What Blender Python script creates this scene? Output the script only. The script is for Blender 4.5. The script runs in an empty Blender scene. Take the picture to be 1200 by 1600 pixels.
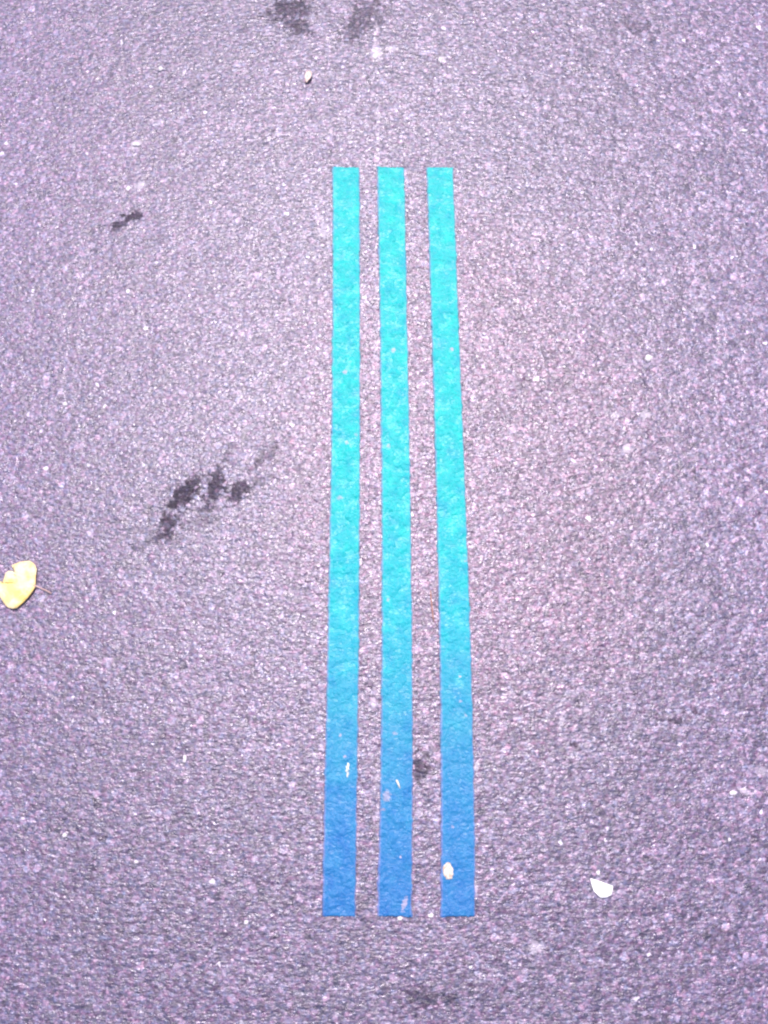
import bpy, bmesh, math, random
import numpy as np
from mathutils import Vector

random.seed(7); rng = np.random.default_rng(7)
R = math.radians
scene = bpy.context.scene

# ------------------------------------------------------------------ camera
F_PX = 1570.0            # focal length in pixels of a 1200 x 1600 picture
DEPRESSION = 74.9        # degrees below the horizon
CAM_H = 1.62
cd = bpy.data.cameras.new('camera'); cam = bpy.data.objects.new('camera', cd)
scene.collection.objects.link(cam); scene.camera = cam
cd.sensor_fit = 'VERTICAL'; cd.sensor_height = 24.0; cd.lens = 24.0 * F_PX / 1600
cd.clip_start = 0.05; cd.clip_end = 3000
cam.location = (0, 0, CAM_H); cam.rotation_euler = (R(90 - DEPRESSION), 0, 0)

# ------------------------------------------------------------------ light
SUN_EL, SUN_AZ = 69.5, 0.0      # azimuth from +Y (ahead of the camera), negative = left
w = bpy.data.worlds.new('World'); scene.world = w; w.use_nodes = True
wn = w.node_tree.nodes; bg = wn['Background']; bg.inputs[1].default_value = 0.085
sky = wn.new('ShaderNodeTexSky'); sky.sky_type = 'NISHITA'; sky.sun_disc = False
sky.sun_elevation = R(SUN_EL); sky.sun_rotation = R(SUN_AZ); sky.air_density = 1.0; sky.dust_density = 3.0
w.node_tree.links.new(sky.outputs[0], bg.inputs[0])
sd = bpy.data.lights.new('sun', 'SUN'); sun = bpy.data.objects.new('sun', sd); scene.collection.objects.link(sun)
sd.energy = 2.4; sd.angle = R(10); sd.color = (1.0, 0.875, 0.98)
dirv = Vector((math.sin(R(SUN_AZ)) * math.cos(R(SUN_EL)), math.cos(R(SUN_AZ)) * math.cos(R(SUN_EL)), math.sin(R(SUN_EL))))
sun.rotation_euler = dirv.to_track_quat('Z', 'Y').to_euler()
vs = scene.view_settings; vs.view_transform = 'Standard'; vs.look = 'None'; vs.gamma = 1.0
vs.exposure = 0.92
scene.cycles.filter_width = 2.3

# ------------------------------------------------------------------ helpers
def gp(px, py, z=0.0):
    """ground point (metres) seen at a pixel of the 1200 x 1600 photograph"""
    a = R(DEPRESSION); x = (px - 600) / F_PX; y = (800 - py) / F_PX
    f = Vector((0, math.cos(a), -math.sin(a))); u = Vector((0, math.sin(a), math.cos(a)))
    d = f + u * y + Vector((1, 0, 0)) * x
    t = (z - CAM_H) / d.z
    return Vector((d.x * t, d.y * t, z))

def tag(o, label=None, cat=None, group=None, kind=None):
    if label: o['label'] = label
    if cat: o['category'] = cat
    if group: o['group'] = group
    if kind: o['kind'] = kind
    return o

def link(name, verts, faces, mat, parent=None, smooth=True):
    me = bpy.data.meshes.new(name); me.from_pydata([tuple(v) for v in verts], [], faces); me.update()
    if smooth: me.polygons.foreach_set('use_smooth', [True] * len(me.polygons))
    me.materials.append(mat)
    o = bpy.data.objects.new(name, me); scene.collection.objects.link(o)
    if parent: o.parent = parent
    return o

def link_np(name, co, quads, mat, smooth=True):
    me = bpy.data.meshes.new(name); nv, nf = len(co), len(quads)
    me.vertices.add(nv); me.vertices.foreach_set('co', co.astype(np.float32).ravel())
    me.loops.add(nf * 4); me.loops.foreach_set('vertex_index', quads.astype(np.int32).ravel())
    me.polygons.add(nf); me.polygons.foreach_set('loop_start', np.arange(0, nf * 4, 4, dtype=np.int32))
    me.update(calc_edges=True)
    if smooth: me.polygons.foreach_set('use_smooth', np.ones(nf, dtype=bool))
    me.materials.append(mat); me.validate()
    o = bpy.data.objects.new(name, me); scene.collection.objects.link(o)
    return o

class NT:
    """small wrapper to write node trees compactly"""
    def __init__(s, tree): s.t = tree; s.n = tree.nodes; s.l = tree.links
    def new(s, typ, **kw):
        nd = s.n.new(typ)
        for k, v in kw.items(): setattr(nd, k, v)
        return nd
    def put(s, sock, v):
        if v is None: return
        if isinstance(v, bpy.types.NodeSocket): s.l.new(v, sock)
        else: sock.default_value = v
    def m(s, op, a, b=None, c=None, clamp=False):
        nd = s.new('ShaderNodeMath', operation=op, use_clamp=clamp)
        for i, v in enumerate((a, b, c)): s.put(nd.inputs[i], v)
        return nd.outputs[0]
    def v(s, op, a, b=None, scale=None):
        nd = s.new('ShaderNodeVectorMath', operation=op)
        s.put(nd.inputs[0], a); s.put(nd.inputs[1], b)
        if scale is not None: s.put(nd.inputs['Scale'], scale)
        return nd.outputs['Value'] if op in ('DOT_PRODUCT', 'LENGTH', 'DISTANCE') else nd.outputs[0]
    def noise(s, vec, scale, detail=2.0, rough=0.5, out=0):
        nd = s.new('ShaderNodeTexNoise'); s.put(nd.inputs['Vector'], vec)
        nd.inputs['Scale'].default_value = scale; nd.inputs['Detail'].default_value = detail
        nd.inputs['Roughness'].default_value = rough
        return nd.outputs[out]
    def voro(s, vec, scale, feature='F1', rand=1.0):
        nd = s.new('ShaderNodeTexVoronoi', feature=feature); s.put(nd.inputs['Vector'], vec)
        nd.inputs['Scale'].default_value = scale; nd.inputs['Randomness'].default_value = rand
        return nd
    def ramp(s, x, a, b, lo=0.0, hi=1.0, smooth=True):
        nd = s.new('ShaderNodeMapRange', interpolation_type='SMOOTHSTEP' if smooth else 'LINEAR')
        s.put(nd.inputs[0], x)
        for i, v in zip((1, 2, 3, 4), (a, b, lo, hi)): nd.inputs[i].default_value = v
        return nd.outputs[0]
    def mix(s, f, a, b, blend='MIX'):
        nd = s.new('ShaderNodeMix', data_type='RGBA', blend_type=blend)
        s.put(nd.inputs[0], f); s.put(nd.inputs[6], a); s.put(nd.inputs[7], b)
        return nd.outputs[2]
    def sep(s, vec):
        nd = s.new('ShaderNodeSeparateXYZ'); s.put(nd.inputs[0], vec); return nd.outputs

def C(r, g, b): return (r, g, b, 1.0)

# ------------------------------------------------------------------ asphalt relief, shared by the ground and by the tape pressed onto it
grp = bpy.data.node_groups.new('asphalt_relief', 'ShaderNodeTree')
for nm, io, ty in (('Vector', 'INPUT', 'NodeSocketVector'), ('Height', 'OUTPUT', 'NodeSocketFloat'), ('Soft', 'OUTPUT', 'NodeSocketFloat'),
                   ('Rand', 'OUTPUT', 'NodeSocketColor'), ('Rand2', 'OUTPUT', 'NodeSocketColor'), ('Edge', 'OUTPUT', 'NodeSocketFloat'), ('Dist2', 'OUTPUT', 'NodeSocketFloat')):
    grp.interface.new_socket(name=nm, in_out=io, socket_type=ty)
g = NT(grp)
gi = g.new('NodeGroupInput'); go = g.new('NodeGroupOutput')
P = gi.outputs[0]
wob = g.v('SCALE', g.v('SUBTRACT', g.noise(P, 130, 3, 0.6, 1), (0.5, 0.5, 0.5)), scale=0.0125)
Pw = g.v('ADD', P, wob)
sx, sy, sz = g.sep(Pw)
flat = g.new('ShaderNodeCombineXYZ'); g.l.new(sx, flat.inputs[0]); g.l.new(sy, flat.inputs[1]); Pf = flat.outputs[0]
S1, S2 = 128.0, 270.0
v1 = g.voro(Pf, S1); v2 = g.voro(Pf, S2)
e1 = g.voro(Pf, S1, 'DISTANCE_TO_EDGE')
r1 = v1.outputs['Color']; rr = g.sep(r1)
loc = g.v('SUBTRACT', Pf, v1.outputs['Position'])
tilt = g.v('DOT_PRODUCT', g.v('SCALE', loc, scale=S1), g.v('SUBTRACT', r1, (0.5, 0.5, 0.5)))
# millimetres
hs = g.m('MULTIPLY', g.m('SUBTRACT', rr[2], 0.5), 0.6)
hd = g.m('MULTIPLY', g.m('POWER', v1.outputs['Distance'], 2.0), -0.35)
ht = g.m('MULTIPLY', tilt, 0.8)
h2 = g.m('MULTIPLY', g.m('SUBTRACT', g.sep(v2.outputs['Color'])[0], 0.5), 0.36)
h2b = g.m('SUBTRACT', g.m('MULTIPLY', v2.outputs['Distance'], -0.3), g.m('MULTIPLY', g.m('MULTIPLY', g.ramp(e1.outputs['Distance'], .16, .02), g.ramp(g.noise(g.v('MULTIPLY', P, (0.6, 1.3, 1)), 190, 2), .45, .6)), 0.25))
hn = g.m('MULTIPLY', g.m('SUBTRACT', g.noise(P, 22, 3), 0.5), 2.2)
hc = g.m('MULTIPLY', g.m('SUBTRACT', g.noise(g.v('MULTIPLY', P, (.62, 1.25, 1)), 125, 3, 0.55), 0.5), 1.7)
hf = g.m('MULTIPLY', g.m('SUBTRACT', g.noise(g.v('MULTIPLY', Pf, (.6, 1.3, 1)), 380, 3, 0.6), 0.5), 0.28)
hh = g.m('ADD', g.m('ADD', g.m('ADD', hs, hd), g.m('ADD', ht, h2)), g.m('ADD', g.m('ADD', h2b, hn), g.m('ADD', hc, hf)))
soft = g.m('ADD', hn, g.m('ADD', g.m('MULTIPLY', hs, 0.3), g.m('MULTIPLY', g.m('SUBTRACT', g.noise(P, 110, 2, 0.5), 0.5), 1.7)))
g.l.new(hh, go.inputs['Height']); g.l.new(soft, go.inputs['Soft'])
g.l.new(r1, go.inputs['Rand']); g.l.new(v2.outputs['Color'], go.inputs['Rand2'])
g.l.new(e1.outputs['Distance'], go.inputs['Edge']); g.l.new(v2.outputs['Distance'], go.inputs['Dist2'])

def new_mat(name, base=None, rough=0.6, spec=0.5):
    m = bpy.data.materials.new(name); m.use_nodes = True
    b = m.node_tree.nodes['Principled BSDF']
    if base: b.inputs['Base Color'].default_value = base
    b.inputs['Roughness'].default_value = rough; b.inputs['Specular IOR Level'].default_value = spec
    return m, NT(m.node_tree), b

def obj_pos(n):
    gm = n.new('ShaderNodeNewGeometry'); return gm.outputs['Position']

def relief(n, vec):
    nd = n.new('ShaderNodeGroup'); nd.node_tree = grp; n.l.new(vec, nd.inputs[0]); return nd.outputs

def ellipse_mask(n, x, y, items, warp):
    """items: (px, py, rx_px, ry_px, angle_deg, strength), px of the photograph laid on the ground"""
    tot = None
    for (px, py, rx, ry, ang, st) in items:
        c = gp(px, py); s = 0.5 * ((gp(px + 1, py) - c).length + (gp(px, py - 1) - c).length)
        ca, sa = math.cos(R(ang)), math.sin(R(ang))
        dx = n.m('SUBTRACT', x, c.x); dy = n.m('SUBTRACT', y, c.y)
        a = n.m('MULTIPLY', n.m('ADD', n.m('MULTIPLY', dx, ca), n.m('MULTIPLY', dy, sa)), 1 / (rx * s))
        b = n.m('MULTIPLY', n.m('SUBTRACT', n.m('MULTIPLY', dy, ca), n.m('MULTIPLY', dx, sa)), 1 / (ry * s))
        d = n.m('SQRT', n.m('ADD', n.m('MULTIPLY', a, a), n.m('MULTIPLY', b, b)))
        k = n.m('MULTIPLY', n.ramp(n.m('ADD', d, warp), 1.15, 0.55), st)
        tot = k if tot is None else n.m('MAXIMUM', tot, k)
    return tot

# ------------------------------------------------------------------ asphalt
asphalt, n, bs = new_mat('asphalt', rough=0.55, spec=1.0); bs.inputs['IOR'].default_value = 1.51
pos = obj_pos(n); ro = relief(n, pos); x, y, z = n.sep(pos)
a, b_, c_ = n.sep(ro['Rand']); a2, b2, c2 = n.sep(ro['Rand2'])
# stone tone: mixed from two sizes of grain and a fine noise
tone = n.m('ADD', n.m('MULTIPLY', a, 0.26), n.m('ADD', n.m('MULTIPLY', a2, 0.20), n.m('MULTIPLY', n.ramp(n.noise(n.v('MULTIPLY', pos, (.72, 1.15, 1)), 165, 4, 0.62), .25, .75, smooth=False), 0.66)))
big = n.voro(n.v('ADD', pos, n.v('SCALE', n.v('SUBTRACT', n.noise(pos, 130, 3, 0.6, 1), (0.5, 0.5, 0.5)), scale=0.009)), 72)
g0, g1, g2_ = n.sep(big.outputs['Color'])
isbig = n.m('MULTIPLY', n.ramp(g0, .70, .74), n.ramp(big.outputs['Distance'], .52, .40))
tone = n.m('ADD', n.m('MULTIPLY', tone, n.m('SUBTRACT', 1.0, n.m('MULTIPLY', isbig, .55))), n.m('MULTIPLY', n.m('MULTIPLY', isbig, .62), n.m('ADD', n.m('MULTIPLY', g1, .9), .1)))
cr = n.new('ShaderNodeValToRGB'); n.l.new(tone, cr.inputs[0])
els = cr.color_ramp.elements
els[0].position = 0.16; els[0].color = C(.032, .024, .042)
els[1].position = 1.0; els[1].color = C(.50, .37, .46)
for p_, col_ in ((0.36, C(.056, .040, .074)), (0.56, C(.106, .074, .130)), (0.74, C(.205, .142, .225))):
    e = els.new(p_); e.color = col_
col = cr.outputs[0]
# hue of single stones: pink feldspar, bluish basalt
col = n.mix(n.ramp(b_, 0.62, 1.0, 0, 0.35), col, C(1.18, .88, .92), 'MULTIPLY')
col = n.mix(n.ramp(c2, 0.55, 1.0, 0, 0.8), col, C(.78, .98, 1.05), 'MULTIPLY')
# bitumen in the joints between stones
chroma = n.noise(n.v('ADD', pos, (9, 9, 0)), 105, 3, 0.6)
col = n.mix(n.ramp(chroma, .48, .66, 0, 1.0), col, C(1.20, .93, .96), 'MULTIPLY')
col = n.mix(n.ramp(chroma, .52, .34, 0, 1.0), col, C(.76, 1.02, 1.06), 'MULTIPLY')
binder = n.m('MULTIPLY', n.ramp(ro['Edge'], 0.16, 0.03), n.ramp(n.noise(n.v('MULTIPLY', pos, (0.6, 1.3, 1)), 190, 2), 0.45, 0.60))
col = n.mix(n.m('MULTIPLY', binder, 0.28), col, C(.045, .034, .060))
# rare white chips in the mix
white = n.m('MULTIPLY', n.ramp(c_, 0.9955, 0.998), n.ramp(ro['Edge'], 0.10, 0.2))
w2 = n.m('MULTIPLY', n.ramp(b2, 0.990, 0.996), n.ramp(ro['Dist2'], 0.50, 0.3))
col = n.mix(n.m('MAXIMUM', white, n.m('MULTIPLY', w2, 0.8)), col, C(.62, .57, .60))
# slow dusty and worn blotches
bl = n.noise(pos, 3.2, 4, 0.6)
col = n.mix(n.ramp(bl, 0.35, 0.7, 0, 0.30), col, C(1.35, 1.12, 1.2), 'MULTIPLY')
bl2 = n.noise(n.v('ADD', pos, (7.3, 2.1, 0)), 11, 4, 0.6)
col = n.mix(n.ramp(bl2, 0.62, 0.40, 0, 0.22), col, C(.72, .72, .76), 'MULTIPLY')
# lens shading put into the colour: pinkish middle, bluer and paler towards the sides
lowz = n.m('MULTIPLY', n.m('SUBTRACT', n.noise(pos, 4, 4, 0.6), 0.5), 0.9)
lens_pink = ellipse_mask(n, x, y, [(740, 720, 330, 460, 0, 1.0)], lowz)
col = n.mix(n.m('MULTIPLY', lens_pink, .7), n.mix(1.0, col, C(.95, 1.0, 1.04), 'MULTIPLY'), n.mix(1.0, col, C(1.20, .96, .98), 'MULTIPLY'))
sides = n.m('MAXIMUM', n.ramp(n.m('ADD', x, n.m('MULTIPLY', lowz, .15)), .38, .75), n.ramp(n.m('ADD', x, n.m('MULTIPLY', lowz, .15)), -.40, -.80))  # paler edges of the lens shading, put into the colour too
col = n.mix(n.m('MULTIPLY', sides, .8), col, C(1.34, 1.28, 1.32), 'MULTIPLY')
# faint chalky seam running away between the tapes
seam_x = n.m('ADD', gp(590, 200).x, n.m('MULTIPLY', n.m('SUBTRACT', n.noise(pos, 6, 2), 0.5), 0.02))
dxs = n.m('ABSOLUTE', n.m('SUBTRACT', x, seam_x))
brk = n.noise(n.v('ADD', n.v('MULTIPLY', pos, (1.6, 0.6, 1)), (1, 5, 0)), 80, 3, 0.7)
sm = n.m('MULTIPLY', n.ramp(dxs, 0.0065, 0.0015), n.ramp(brk, 0.46, 0.56))
sm = n.m('MULTIPLY', sm, n.ramp(n.noise(pos, 9, 2), .42, .56, .1, 1))
col = n.mix(n.m('MULTIPLY', sm, n.ramp(y, gp(600, 700).y, gp(600, 240).y, .25, .55)), col, C(.48, .42, .48))
# dark oily stains, broken by the stones
wz = n.m('ADD', n.m('MULTIPLY', n.m('SUBTRACT', n.noise(pos, 55, 4, 0.75), 0.5), 2.0), n.m('MULTIPLY', n.m('SUBTRACT', a, 0.5), 0.7))
stains = [(287, 771, 31, 20, 50, .95), (263, 822, 30, 15, 65, .9), (248, 838, 9, 7, 30, .6), (337, 762, 34, 19, 75, .92), (340, 738, 18, 10, 60, .7), (354, 716, 9, 8, 40, .6), (366, 695, 10, 6, 20, .5),
          (374, 768, 26, 14, 52, .9), (305, 745, 14, 7, -10, .65), (326, 795, 20, 7, 5, .55), (400, 726, 26, 8, 42, .5), (421, 714, 10, 10, 0, .55), (432, 722, 12, 6, 0, .3), (415, 700, 22, 6, 5, .35),
          (211, 857, 9, 4, 0, .6), (230, 850, 12, 5, 30, .3), (312, 815, 30, 10, 10, .25), (398, 750, 12, 8, 0, .3),
          (205, 338, 17, 11, 15, .9), (184, 351, 13, 8, 25, .85), (452, 14, 34, 22, 0, .78), (464, 40, 26, 15, -35, .7),
          (570, 26, 36, 24, 60, .62), (548, 55, 22, 12, 30, .5), (655, 1196, 15, 26, 0, .75), (1058, 1128, 14, 7, 0, .7), (1084, 1110, 8, 6, 0, .6),
          (898, 1162, 7, 5, 0, .8), (668, 1560, 46, 16, 0, .5), (640, 1580, 22, 14, 0, .4), (1130, 1470, 30, 20, 0, .3), (988, 40, 26, 16, 0, .35), (380, 48, 14, 6, 0, .5)]
stm = ellipse_mask(n, x, y, stains, wz)
col = n.mix(stm, col, n.mix(1.0, col, C(.22, .19, .24), 'MULTIPLY'))
n.l.new(n.ramp(stm, 0.0, 1.0, 1.0, 0.18, smooth=False), bs.inputs['Specular IOR Level'])
# pale dusty patches with chips
pale = [(588, 84, 9, 13, 0, .8), (612, 76, 10, 6, 0, .6), (690, 92, 5, 6, 0, .8), (213, 226, 11, 7, 40, .7), (219, 290, 9, 8, 0, .6), (507, 360, 12, 14, 0, .45),
        (839, 1480, 14, 12, 0, .6), (877, 1125, 5, 16, -10, .6), (917, 1110, 7, 5, 0, .6), (1165, 1237, 12, 5, -20, .6), (1190, 1205, 12, 8, 0, .5),
        (583, 1100, 5, 12, 0, .5), (690, 1262, 9, 4, 0, .6), (745, 1198, 4, 9, 0, .8), (742, 1388, 5, 13, -10, .7), (655, 1268, 8, 6, 0, .35),
        (500, 340, 8, 6, 0, .4), (245, 190, 14, 8, 0, .3), (1095, 480, 12, 8, 0, .35), (1007, 648, 9, 8, 0, .7), (978, 702, 8, 7, 0, .7), (960, 648, 12, 5, 0, .5), (1160, 205, 8, 5, 0, .5), (640, 1130, 7, 18, 0, .3)]
pm = ellipse_mask(n, x, y, pale, n.m('MULTIPLY', n.m('SUBTRACT', n.noise(pos, 160, 3, 0.7), 0.5), 2.2))
col = n.mix(n.m('MULTIPLY', pm, .75), col, C(.60, .54, .60))
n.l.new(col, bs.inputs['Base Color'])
rgh = n.m('ADD', n.m('MULTIPLY', b2, 0.20), 0.25)
rgh = n.m('SUBTRACT', rgh, n.m('MULTIPLY', stm, -0.05))
n.l.new(rgh, bs.inputs['Roughness'])
disp = n.new('ShaderNodeDisplacement'); disp.inputs['Midlevel'].default_value = 0.0; disp.inputs['Scale'].default_value = 0.001
n.l.new(ro['Height'], disp.inputs['Height']); n.l.new(disp.outputs[0], n.n['Material Output'].inputs['Displacement'])
asphalt.displacement_method = 'BOTH'

# ground: one sheet, dense near the tapes and stretched out to the horizon
STEP = 0.0020
x0, x1, y0, y1 = -1.0, 1.0, -0.55, 1.65
nx, ny = int(round((x1 - x0) / STEP)) + 1, int(round((y1 - y0) / STEP)) + 1
X, Y = np.meshgrid(np.linspace(x0, x1, nx), np.linspace(y0, y1, ny))
co = np.stack([X.ravel(), Y.ravel(), np.zeros(nx * ny)], 1)
i = np.arange(nx * ny).reshape(ny, nx)
q = np.stack([i[:-1, :-1], i[:-1, 1:], i[1:, 1:], i[1:, :-1]], -1).reshape(-1, 4)
ring = np.concatenate([i[0, :-1], i[:-1, -1], i[-1, :0:-1], i[:0:-1, 0]])
levels = [co]; prev = ring; base = len(co); cx, cy = 0.0, 0.55
for k in (1.6, 4, 30, 900):
    pts = co[ring].copy(); pts[:, 0] = cx + (pts[:, 0] - cx) * k; pts[:, 1] = cy + (pts[:, 1] - cy) * k
    cur = np.arange(base, base + len(ring)); levels.append(pts); base += len(ring)
    q = np.concatenate([q, np.stack([prev, cur, np.roll(cur, -1), np.roll(prev, -1)], -1)])
    prev = cur
ground = link_np('ground', np.concatenate(levels), q, asphalt)
tag(ground, 'worn purplish grey asphalt with fine stones, pale chips and dark stains', kind='structure')

# ------------------------------------------------------------------ tapes
tape_mat, n, bs = new_mat('tape_film', rough=0.33, spec=0.30)
pos = obj_pos(n); ro = relief(n, pos); x, y, z = n.sep(pos)
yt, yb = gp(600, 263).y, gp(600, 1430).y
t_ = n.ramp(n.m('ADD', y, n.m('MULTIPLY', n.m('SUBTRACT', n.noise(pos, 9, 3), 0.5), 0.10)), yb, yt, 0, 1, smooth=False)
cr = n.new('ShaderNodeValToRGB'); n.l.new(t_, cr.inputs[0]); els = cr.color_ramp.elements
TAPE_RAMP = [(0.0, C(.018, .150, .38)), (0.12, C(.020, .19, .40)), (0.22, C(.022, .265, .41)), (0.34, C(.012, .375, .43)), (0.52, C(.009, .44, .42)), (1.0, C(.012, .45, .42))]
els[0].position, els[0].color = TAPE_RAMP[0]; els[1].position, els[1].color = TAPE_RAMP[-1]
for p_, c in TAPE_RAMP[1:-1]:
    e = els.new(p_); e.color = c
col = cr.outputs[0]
# scuffed, slightly chalky high spots and dirt in the dents
scuf = n.ramp(n.noise(n.v('MULTIPLY', pos, (1.0, 0.7, 1.0)), 60, 5, 0.7), 0.42, 0.72)
col = n.mix(n.m('MULTIPLY', scuf, 0.10), col, C(.10, .42, .55))
blot = n.noise(n.v('ADD', n.v('MULTIPLY', pos, (1.0, 0.8, 1.0)), (0, 4, 0)), 38, 4, 0.6)  # mottling that also puts bright crease highlights into the colour
col = n.mix(n.ramp(blot, .50, .30, 0, .65), col, C(.75, .75, .98), 'MULTIPLY')
col = n.mix(n.ramp(blot, .50, .70, 0, .75), col, C(1.3, 1.25, 1.08), 'MULTIPLY')
dents = n.m('MULTIPLY', n.ramp(n.noise(n.v('ADD', pos, (3, 3, 0)), 300, 3, 0.6), 0.66, 0.74), 0.55)
col = n.mix(dents, col, n.mix(1.0, col, C(.6, .55, .66), 'MULTIPLY'))
# worn-through spots
wear_spots = [(539, 582, 4, 4, 0, .9), (615, 548, 4, 4, 0, .7), (706, 546, 3.5, 3.5, 0, .95), (542, 692, 4, 4, 0, .6), (556, 680, 3, 3, 0, .4), (607, 697, 4, 4, 0, .6), (531, 778, 6, 4, 0, .6),
              (606, 937, 3, 4, 0, .5), (727, 877, 2.5, 2.5, 0, .6), (719, 1057, 3, 2, 0, .9), (719, 1096, 3, 3, 0, .6), (728, 1118, 2, 6, 30, .5), (532, 1149, 3, 3, 0, .7),
              (539, 1182, 3, 3, 0, .8), (626, 1339, 2.5, 2.5, 0, .8), (632, 1412, 5, 13, -15, .75), (604, 1244, 8, 11, 0, .65), (707, 1292, 3, 3, 0, .5), (617, 1146, 5, 3, 0, .5), (598, 1265, 6, 2.5, 0, .6)]
wm = ellipse_mask(n, x, y, [(a_, b__, c_ * .85, d_ * .85, e_, f_ * .9) for (a_, b__, c_, d_, e_, f_) in wear_spots], n.m('MULTIPLY', n.m('SUBTRACT', n.noise(pos, 330, 3, 0.7), 0.5), 3.2))
col = n.mix(wm, col, C(.50, .42, .50))
at = n.new('ShaderNodeAttribute'); at.attribute_name = 'margin'      # lilac band along the long edges and rim of the film
mg = n.m('MULTIPLY', at.outputs['Fac'], n.ramp(n.noise(pos, 60, 2), .3, .6, .25, .75))
col = n.mix(mg, col, C(.26, .24, .46))
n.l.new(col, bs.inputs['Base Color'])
hmax = n.m('SMOOTH_MAX', ro['Height'], n.m('SUBTRACT', ro['Soft'], 0.05), 0.5)
hts = n.m('ADD', n.m('MULTIPLY', hmax, 0.5), n.m('MULTIPLY', ro['Soft'], 0.5))
wr = n.m('MULTIPLY', n.m('SUBTRACT', n.noise(n.v('MULTIPLY', pos, (1.0, 1.2, 1.0)), 38, 5, 0.62), 0.5), 9.5)
disp = n.new('ShaderNodeDisplacement'); disp.inputs['Midlevel'].default_value = 0.0; disp.inputs['Scale'].default_value = 0.001
n.l.new(n.m('ADD', n.m('MAXIMUM', n.m('ADD', hts, wr), n.m('MULTIPLY', ro['Height'], .9)), 0.8), disp.inputs['Height']); n.l.new(disp.outputs[0], n.n['Material Output'].inputs['Displacement'])
tape_mat.displacement_method = 'BOTH'

ky = [263, 440, 640, 840, 1040, 1240, 1431]
tapes = [
    ([520, 520, 518.5, 516.5, 511.5, 507.5, 504.5], [561, 561.5, 562, 561.5, 559.5, 557, 554.5],
     'leftmost of three turquoise to blue tape strips, with a small white fleck low down'),
    ([590, 592, 596, 597.5, 596.5, 594, 590.5], [631.5, 634, 639, 641, 643.5, 644, 642],
     'middle one of three turquoise to blue tape strips, scuffed pale at its foot'),
    ([667, 672, 679, 683.5, 688, 689.5, 689], [707.5, 713, 722, 728.5, 735.5, 740, 741],
     'rightmost of three turquoise to blue tape strips, carrying a cream blob near its foot')]
def interp(ys, vals, yy):
    c = np.polyfit(ys, vals, 3); return np.polyval(c, yy)
for (xl, xr, lab) in tapes:
    n_len, n_w = 900, 34
    yy = np.linspace(263, 1431, n_len)
    L, Rr = interp(ky, xl, yy), interp(ky, xr, yy)
    edge_l = np.convolve(rng.normal(0, 0.6, n_len + 10), np.ones(11) / 11, 'valid'); edge_r = np.convolve(rng.normal(0, 0.6, n_len + 10), np.ones(11) / 11, 'valid')
    rows = []
    skew = rng.normal(0, 0.8)
    for k in range(n_len):
        pts = []
        for j in range(n_w):
            u = j / (n_w - 1)
            py = yy[k]
            if k in (0, n_len - 1): py += rng.normal(0, 0.35)
            py += skew * (u - 0.5)
            px = L[k] + edge_l[k] + (Rr[k] + edge_r[k] - L[k] - edge_l[k]) * u
            v = gp(px, py); pts.append((v.x, v.y, 0.0012))
        rows.append(pts)
    co = np.array(rows).reshape(-1, 3)
    i = np.arange(n_len * n_w).reshape(n_len, n_w)
    top = np.stack([i[:-1, :-1], i[1:, :-1], i[1:, 1:], i[:-1, 1:]], -1).reshape(-1, 4)
    # skirt: the thickness of the film all round
    rim = np.concatenate([i[0, :-1], i[:-1, -1], i[-1, :0:-1], i[:0:-1, 0]])
    low = co[rim].copy(); low[:, 2] -= 0.0007
    lo = np.arange(len(co), len(co) + len(rim))
    sk = np.stack([rim, np.roll(rim, -1), np.roll(lo, -1), lo], -1)
    o = link_np('tape_strip', np.concatenate([co, low]), np.concatenate([top, sk]), tape_mat)
    mar = np.zeros(len(co) + len(low), dtype=np.float32); g2 = mar[:len(co)].reshape(n_len, n_w); g2[:, 0] = g2[:, -1] = 1; g2[:, 1] = .5; mar[len(co):] = 1
    at = o.data.attributes.new('margin', 'FLOAT', 'POINT'); at.data.foreach_set('value', mar)
    tag(o, lab, 'tape', 'strips of tape stuck side by side on the asphalt')

# ------------------------------------------------------------------ small litter
def outline_sheet(name, pts_px, mat, thick, lift, curl, cat, label, group=None, sub=3):
    """a thin curled sheet (leaf, scrap of paper): outline in photo pixels laid on the ground, given thickness and curl"""
    bm = bmesh.new()
    P3 = [gp(*p) for p in pts_px]
    c = sum(P3, Vector()) / len(P3)
    rad = max((p - c).length for p in P3)
    rings = 5; rows = []
    for r_ in range(1, rings + 1):
        rows.append([bm.verts.new(c + (p - c) * (r_ / rings)) for p in P3])
    cv = bm.verts.new(c); nP = len(P3)
    for j in range(nP): bm.faces.new((cv, rows[0][j], rows[0][(j + 1) % nP]))
    for r_ in range(rings - 1):
        for j in range(nP):
            bm.faces.new((rows[r_][j], rows[r_ + 1][j], rows[r_ + 1][(j + 1) % nP], rows[r_][(j + 1) % nP]))
    bmesh.ops.recalc_face_normals(bm, faces=bm.faces)
    for v in bm.verts:
        d = (v.co - c); v.co.z = lift + curl(d.x / rad, d.y / rad) + random.uniform(-1, 1) * thick * 0.3
    o_ = bmesh.ops.solidify(bm, geom=bm.faces[:], thickness=thick)
    me = bpy.data.meshes.new(name); bm.to_mesh(me); bm.free()
    me.polygons.foreach_set('use_smooth', [True] * len(me.polygons)); me.materials.append(mat)
    for v in me.vertices: v.co -= c
    o = bpy.data.objects.new(name, me); scene.collection.objects.link(o); o.location = c
    return (tag(o, label, cat, group) if label else o), c

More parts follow.
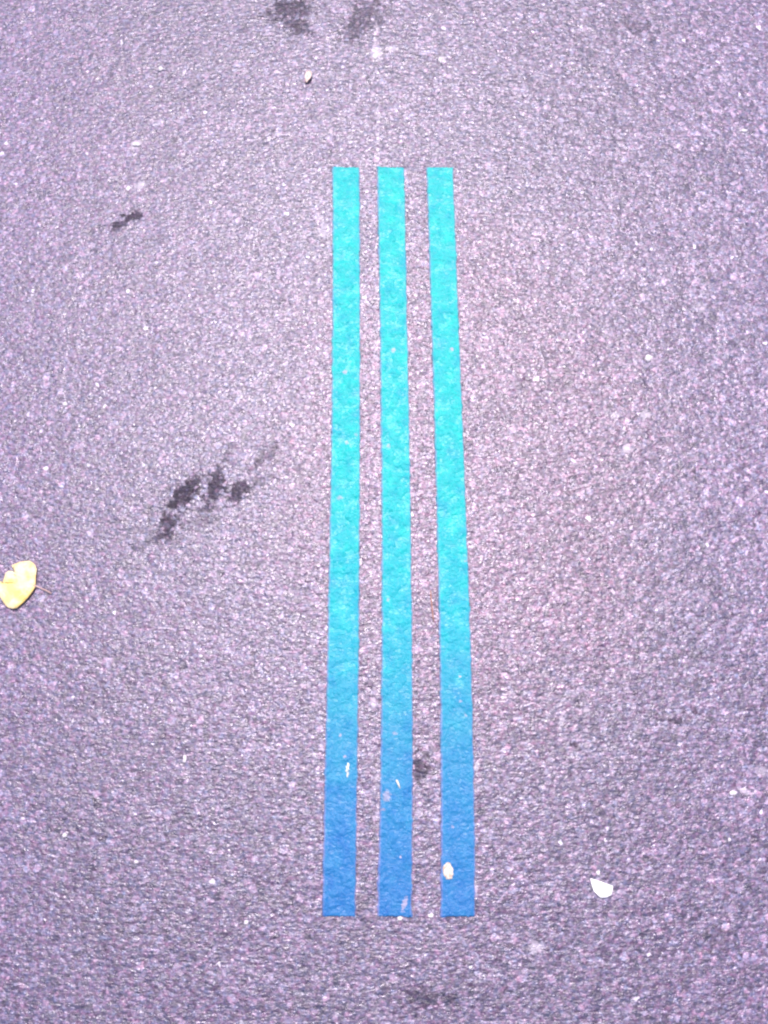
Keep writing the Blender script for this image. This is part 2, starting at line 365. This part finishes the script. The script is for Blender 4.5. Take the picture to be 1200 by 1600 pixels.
def tube(name, path, radii, mat, seg=8):
    vs_, fs = [], []
    for k, p in enumerate(path):
        a_ = path[max(k - 1, 0)]; b__ = path[min(k + 1, len(path) - 1)]
        t = (b__ - a_).normalized(); s1 = t.cross(Vector((0, 0, 1))).normalized(); s2 = s1.cross(t)
        for j in range(seg):
            th = 2 * math.pi * j / seg; vs_.append(p + (s1 * math.cos(th) + s2 * math.sin(th)) * radii[k])
    for k in range(len(path) - 1):
        for j in range(seg):
            fs.append((k * seg + j, k * seg + (j + 1) % seg, (k + 1) * seg + (j + 1) % seg, (k + 1) * seg + j))
    fs.append(tuple(range(seg))[::-1]); fs.append(tuple(range((len(path) - 1) * seg, len(path) * seg)))
    return link(name, vs_, fs, mat)

# yellow leaf at the left edge
leaf_mat, n, bs = new_mat('leaf_skin', rough=0.5, spec=0.4)
pos = obj_pos(n)
lc = n.mix(n.ramp(n.noise(pos, 45, 4, 0.6), 0.40, 0.66), C(.86, .73, .42), C(.80, .58, .17))
lc = n.mix(n.ramp(n.noise(n.v('ADD', pos, (2, 0, 1)), 140, 3), 0.66, 0.76, 0, .5), lc, C(.50, .42, .10))
n.l.new(lc, bs.inputs['Base Color'])
bmp = n.new('ShaderNodeBump'); bmp.inputs['Strength'].default_value = 0.8; bmp.inputs['Distance'].default_value = 0.003
n.l.new(n.noise(pos, 90, 3), bmp.inputs['Height']); n.l.new(bmp.outputs[0], bs.inputs['Normal'])
pet_mat, n, bs = new_mat('leaf_stalk_skin', C(.62, .42, .36), 0.5)
vein_mat, n, bs = new_mat('leaf_vein_skin', C(.80, .72, .40), 0.5)
leaf_px = [(57, 917), (54, 923), (50, 929), (45, 935), (39, 941), (32, 947), (28, 951), (22, 952), (16, 951), (11, 947), (7, 941), (3, 935), (0, 930), (-5, 924), (-9, 916), (-7, 909),
           (-2, 910), (3, 912), (6, 909), (8, 902), (10, 896), (14, 893), (20, 893), (26, 897), (31, 898), (23, 889), (20, 884), (27, 882), (33, 879), (40, 878), (47, 877), (53, 880), (57, 885), (59, 890), (58, 896), (57, 902), (57, 910)]
root = bpy.data.objects.new('fallen_leaf', None); scene.collection.objects.link(root)
blade, c = outline_sheet('leaf_blade', leaf_px, leaf_mat, 0.0004, 0.0030, lambda a, b: 0.0030 * (a * a + b * b) + 0.0010 * math.sin(5 * a + 3 * b), None, None)
root.location = (c.x, c.y, 0); blade.parent = root; blade.location = (0, 0, 0)
tag(root, 'curled pale yellow leaf with a short stalk lying alone on the asphalt', 'leaf')
def on_leaf(px, py, z): v = gp(px, py); return Vector((v.x - c.x, v.y - c.y, z))
pt = [on_leaf(54, 915, .0055), on_leaf(60, 917.5, .0052), on_leaf(68, 921, .0042), on_leaf(76, 924.5, .0030), on_leaf(81, 928, .0022)]
o = tube('leaf_stalk', pt, [.0011, .0010, .0009, .0009, .0012], pet_mat); o.parent = root
for (ax, ay) in ((14, 945), (-6, 914), (14, 897), (44, 882)):
    path = []
    for k in range(6):
        s = k / 5; px, py = 55 + (ax - 55) * s * .7, 914 + (ay - 914) * s * .7
        v = gp(px, py); rad = 0.055
        dx, dy = (v.x - c.x) / .047, (v.y - c.y) / .047
        path.append(Vector((v.x - c.x, v.y - c.y, .0033 + 0.0030 * (dx * dx + dy * dy) + 0.0010 * math.sin(5 * dx + 3 * dy))))
    o = tube('leaf_vein', path, [.0007, .0006, .0005, .0004, .0003, .0002], vein_mat, 6); o.parent = root

# white paper scrap
paper, n, bs = new_mat('white_paper', C(.88, .87, .84), 0.6)
pos = obj_pos(n); n.l.new(n.mix(n.ramp(n.noise(pos, 120, 3), .5, .75, 0, .25), C(.90, .89, .87), C(.75, .73, .68)), bs.inputs['Base Color'])
outline_sheet('paper_scrap', [(921.5, 1372), (935, 1376), (957, 1384), (956.5, 1391), (955, 1398), (947, 1402), (938, 1402.5), (932, 1397), (927, 1392), (924, 1383)],
              paper, 0.0005, 0.0022, lambda a, b: 0.0010 * a * a + .0004 * b, 'paper', 'sharp cornered white paper scrap on bare asphalt right of the tapes')

# cream blob on the right tape
cream, n, bs = new_mat('cream_crust', rough=0.7)
pos = obj_pos(n); n.l.new(n.mix(n.ramp(n.noise(pos, 260, 3), .42, .62), C(.74, .66, .54), C(.52, .38, .28)), bs.inputs['Base Color'])
def lump(name, outline, mat, height, label, cat, group=None, base=0.0016):
    """a crusty lump or flake: domed top over an irregular outline, with a closed underside"""
    out2 = []
    for k, p in enumerate(outline):
        q_ = outline[(k + 1) % len(outline)]; d_ = math.hypot(q_[0] - p[0], q_[1] - p[1]) * .22
        out2 += [p, ((p[0] + q_[0]) / 2 + random.uniform(-d_, d_), (p[1] + q_[1]) / 2 + random.uniform(-d_, d_))]
    P3 = [gp(*p) for p in out2]; c = sum(P3, Vector()) / len(P3); nP = len(P3)
    vs_, fs = [], []; R_ = 5
    for r_ in range(R_):
        s = 1 - r_ / R_
        for p in P3:
            q_ = (p - c) * s * (1.0 + random.uniform(-.04, .04))
            vs_.append((q_.x, q_.y, base + (0 if r_ == 0 else height * (1 - s ** 2.4) * random.uniform(.8, 1.15))))
    vs_.append((0, 0, base + height))
    for r_ in range(R_ - 1):
        for j in range(nP): fs.append((r_ * nP + j, r_ * nP + (j + 1) % nP, (r_ + 1) * nP + (j + 1) % nP, (r_ + 1) * nP + j))
    t = len(vs_) - 1
    for j in range(nP): fs.append(((R_ - 1) * nP + j, (R_ - 1) * nP + (j + 1) % nP, t))
    k0 = len(vs_)
    for p in P3: q_ = (p - c); vs_.append((q_.x, q_.y, -0.0005))
    for j in range(nP): fs.append((k0 + j, k0 + (j + 1) % nP, (j + 1) % nP, j))
    fs.append(tuple(range(k0, k0 + nP))[::-1])
    o = link(name, vs_, fs, mat); o.location = (c.x, c.y, 0)
    me = o.data; bm = bmesh.new(); bm.from_mesh(me); bmesh.ops.recalc_face_normals(bm, faces=bm.faces); bm.to_mesh(me); bm.free()
    return tag(o, label, cat, group)
lump('dried_gum', [(691.5, 1358), (693.5, 1352), (697, 1348), (701, 1347), (704, 1350), (706.5, 1355), (707.5, 1362), (707, 1369), (706, 1373), (701, 1374), (697, 1374), (694.5, 1369), (692, 1364)],
     cream, 0.0022, 'cream crusty blob stuck on the rightmost tape near its foot', 'gum', base=0.0034)

# crusty fleck on left tape
flk, n, bs = new_mat('white_crust', C(.80, .80, .76), 0.7)
pos = obj_pos(n); n.l.new(n.mix(n.ramp(n.noise(pos, 420, 3), .44, .56), C(.80, .80, .74), C(.28, .42, .48)), bs.inputs['Base Color'])
lump('bird_dropping', [(540, 1206), (541.5, 1201), (540.5, 1197), (543, 1194.5), (544, 1191), (546.5, 1194), (545, 1198), (547, 1202), (545.2, 1205), (546, 1210), (543.5, 1212), (543, 1216), (541, 1212), (542, 1208.5)], flk, 0.0016,
     'small crusty white fleck on the leftmost tape', 'dropping', base=0.0030)
# splinter on middle tape
wood, n, bs = new_mat('pale_wood', C(.80, .74, .58), 0.6)
tube('wood_splinter', [gp(619.3, 1218.5, .0030), gp(621, 1222, .0034), gp(623.3, 1227, .0032), gp(625, 1232, .0026)], [.0013, .0017, .0014, .0006], wood, 6)
tag(bpy.data.objects['wood_splinter'], 'pale splinter lying on the middle tape above its scuffed spot', 'splinter')
# brown needle between tapes
ndl, n, bs = new_mat('dry_needle', C(.46, .20, .11), 0.55)
tube('pine_needle', [gp(672.8, 922, .0026), gp(673.4, 934, .0030), gp(675.2, 950, .0032), gp(676.6, 964, .0028), gp(678.0, 972, .0022)], [.0005, .0008, .0008, .0007, .0003], ndl, 6)
tag(bpy.data.objects['pine_needle'], 'thin rusty brown needle lying between the middle and right tapes', 'needle')
# curled husk at the top
husk, n, bs = new_mat('husk_skin', rough=0.5)
pos = obj_pos(n); n.l.new(n.mix(n.ramp(n.noise(pos, 200, 2), .45, .6), C(.78, .66, .58), C(.50, .38, .32)), bs.inputs['Base Color'])
vs_, fs = [], []
ctr = gp(481, 121); Ls, Wd = 13, 9
for iu in range(Ls):
    u = iu / (Ls - 1); py = 112.5 + u * 18
    axx = 482.5 + 2.3 * math.sin(u * 2.6) - u * 4.6
    wid = 5.2 * math.sin(math.pi * min(max(u * .92 + .04, 0.03), .97)) ** .6
    for iv in range(Wd):
        v_ = iv / (Wd - 1) - .5; p = gp(axx + v_ * wid * 2, py)
        vs_.append((p.x - ctr.x, p.y - ctr.y, .0015 + .010 * (2 * v_) ** 2 * .45 + .002 * math.sin(3 * u)))
for iu in range(Ls - 1):
    for iv in range(Wd - 1):
        k = iu * Wd + iv; fs.append((k, k + 1, k + Wd + 1, k + Wd))
o = link('seed_husk', vs_, fs, husk); o.location = (ctr.x, ctr.y, 0)
sm_ = o.modifiers.new('thickness', 'SOLIDIFY'); sm_.thickness = 0.0005
tag(o, 'tiny curled tan seed husk on the asphalt above and left of the tapes', 'husk')

# loose pale stone chips, each its own thing
chipm, n, bs = new_mat('pale_stone', rough=0.6)
pos = obj_pos(n); n.l.new(n.mix(n.ramp(n.noise(pos, 300, 3), .4, .65), C(.78, .74, .74), C(.58, .52, .55)), bs.inputs['Base Color'])
chips = [(1013, 560, 7, 6, 'large pale stone chip right of the tapes and level with their upper half'),
         (586, 89, 5, 5, 'white stone chip in the pale dusty patch right beside the top edge stain'),
         (688, 94, 4, 5, 'white stone chip on asphalt above the rightmost tape'),
         (251, 108, 4, 4, 'round white stone chip in the upper left of bare asphalt'),
         (213, 226, 7, 4, 'long pale stone chip midway between the upper chip and small dark stain'),
         (102, 632, 4, 4, 'small white stone chip on asphalt above the yellow leaf'),
         (934, 1364, 4, 4, 'pinkish stone chip just above the white paper scrap'),
         (1145, 1239, 6, 5, 'longest white stone chip near the lower right edge of the asphalt'),
         (1139, 1312, 3, 4, 'small white stone chip below the long one, lower right'),
         (625, 1435, 5, 4, 'pale stone chip just under the foot of the middle tape'),
         (673, 1431, 5, 4, 'pale stone chip below the gap between middle and right tapes'),
         (101, 1305, 4, 4, 'white stone chip alone in the lower left of the asphalt'),
         (289, 1186, 4, 7, 'pale upright stone chip left of the leftmost tape'),
         (213, 1347, 4, 3, 'small pale stone chip low on the left, nearest the bottom'),
         (666, 211, 3, 3, 'small white stone chip just above the top of the rightmost tape'),
         (772, 1203, 3, 3, 'small white stone chip right of the rightmost tape'),
         (385, 1441, 4, 4, 'pale stone chip left of the feet of the tapes'),
         (1162, 205, 6, 3, 'flat white stone chip near the upper right edge'),
         (314, 1026, 3, 3, 'small white stone chip between the yellow leaf and the tapes')]
for (px, py, rx, ry, lab) in chips:
    k = 9; ph = random.random() * 6
    outl = [(px + rx * math.cos(-2 * math.pi * j / k + ph) * random.uniform(.75, 1.15), py + ry * math.sin(-2 * math.pi * j / k + ph) * random.uniform(.75, 1.15)) for j in range(k)]
    lump('stone_chip', outl, chipm, 0.0016 + 0.0002 * min(rx, ry), lab, 'stone chip', 'loose pale stone chips on the asphalt', base=0.0012)
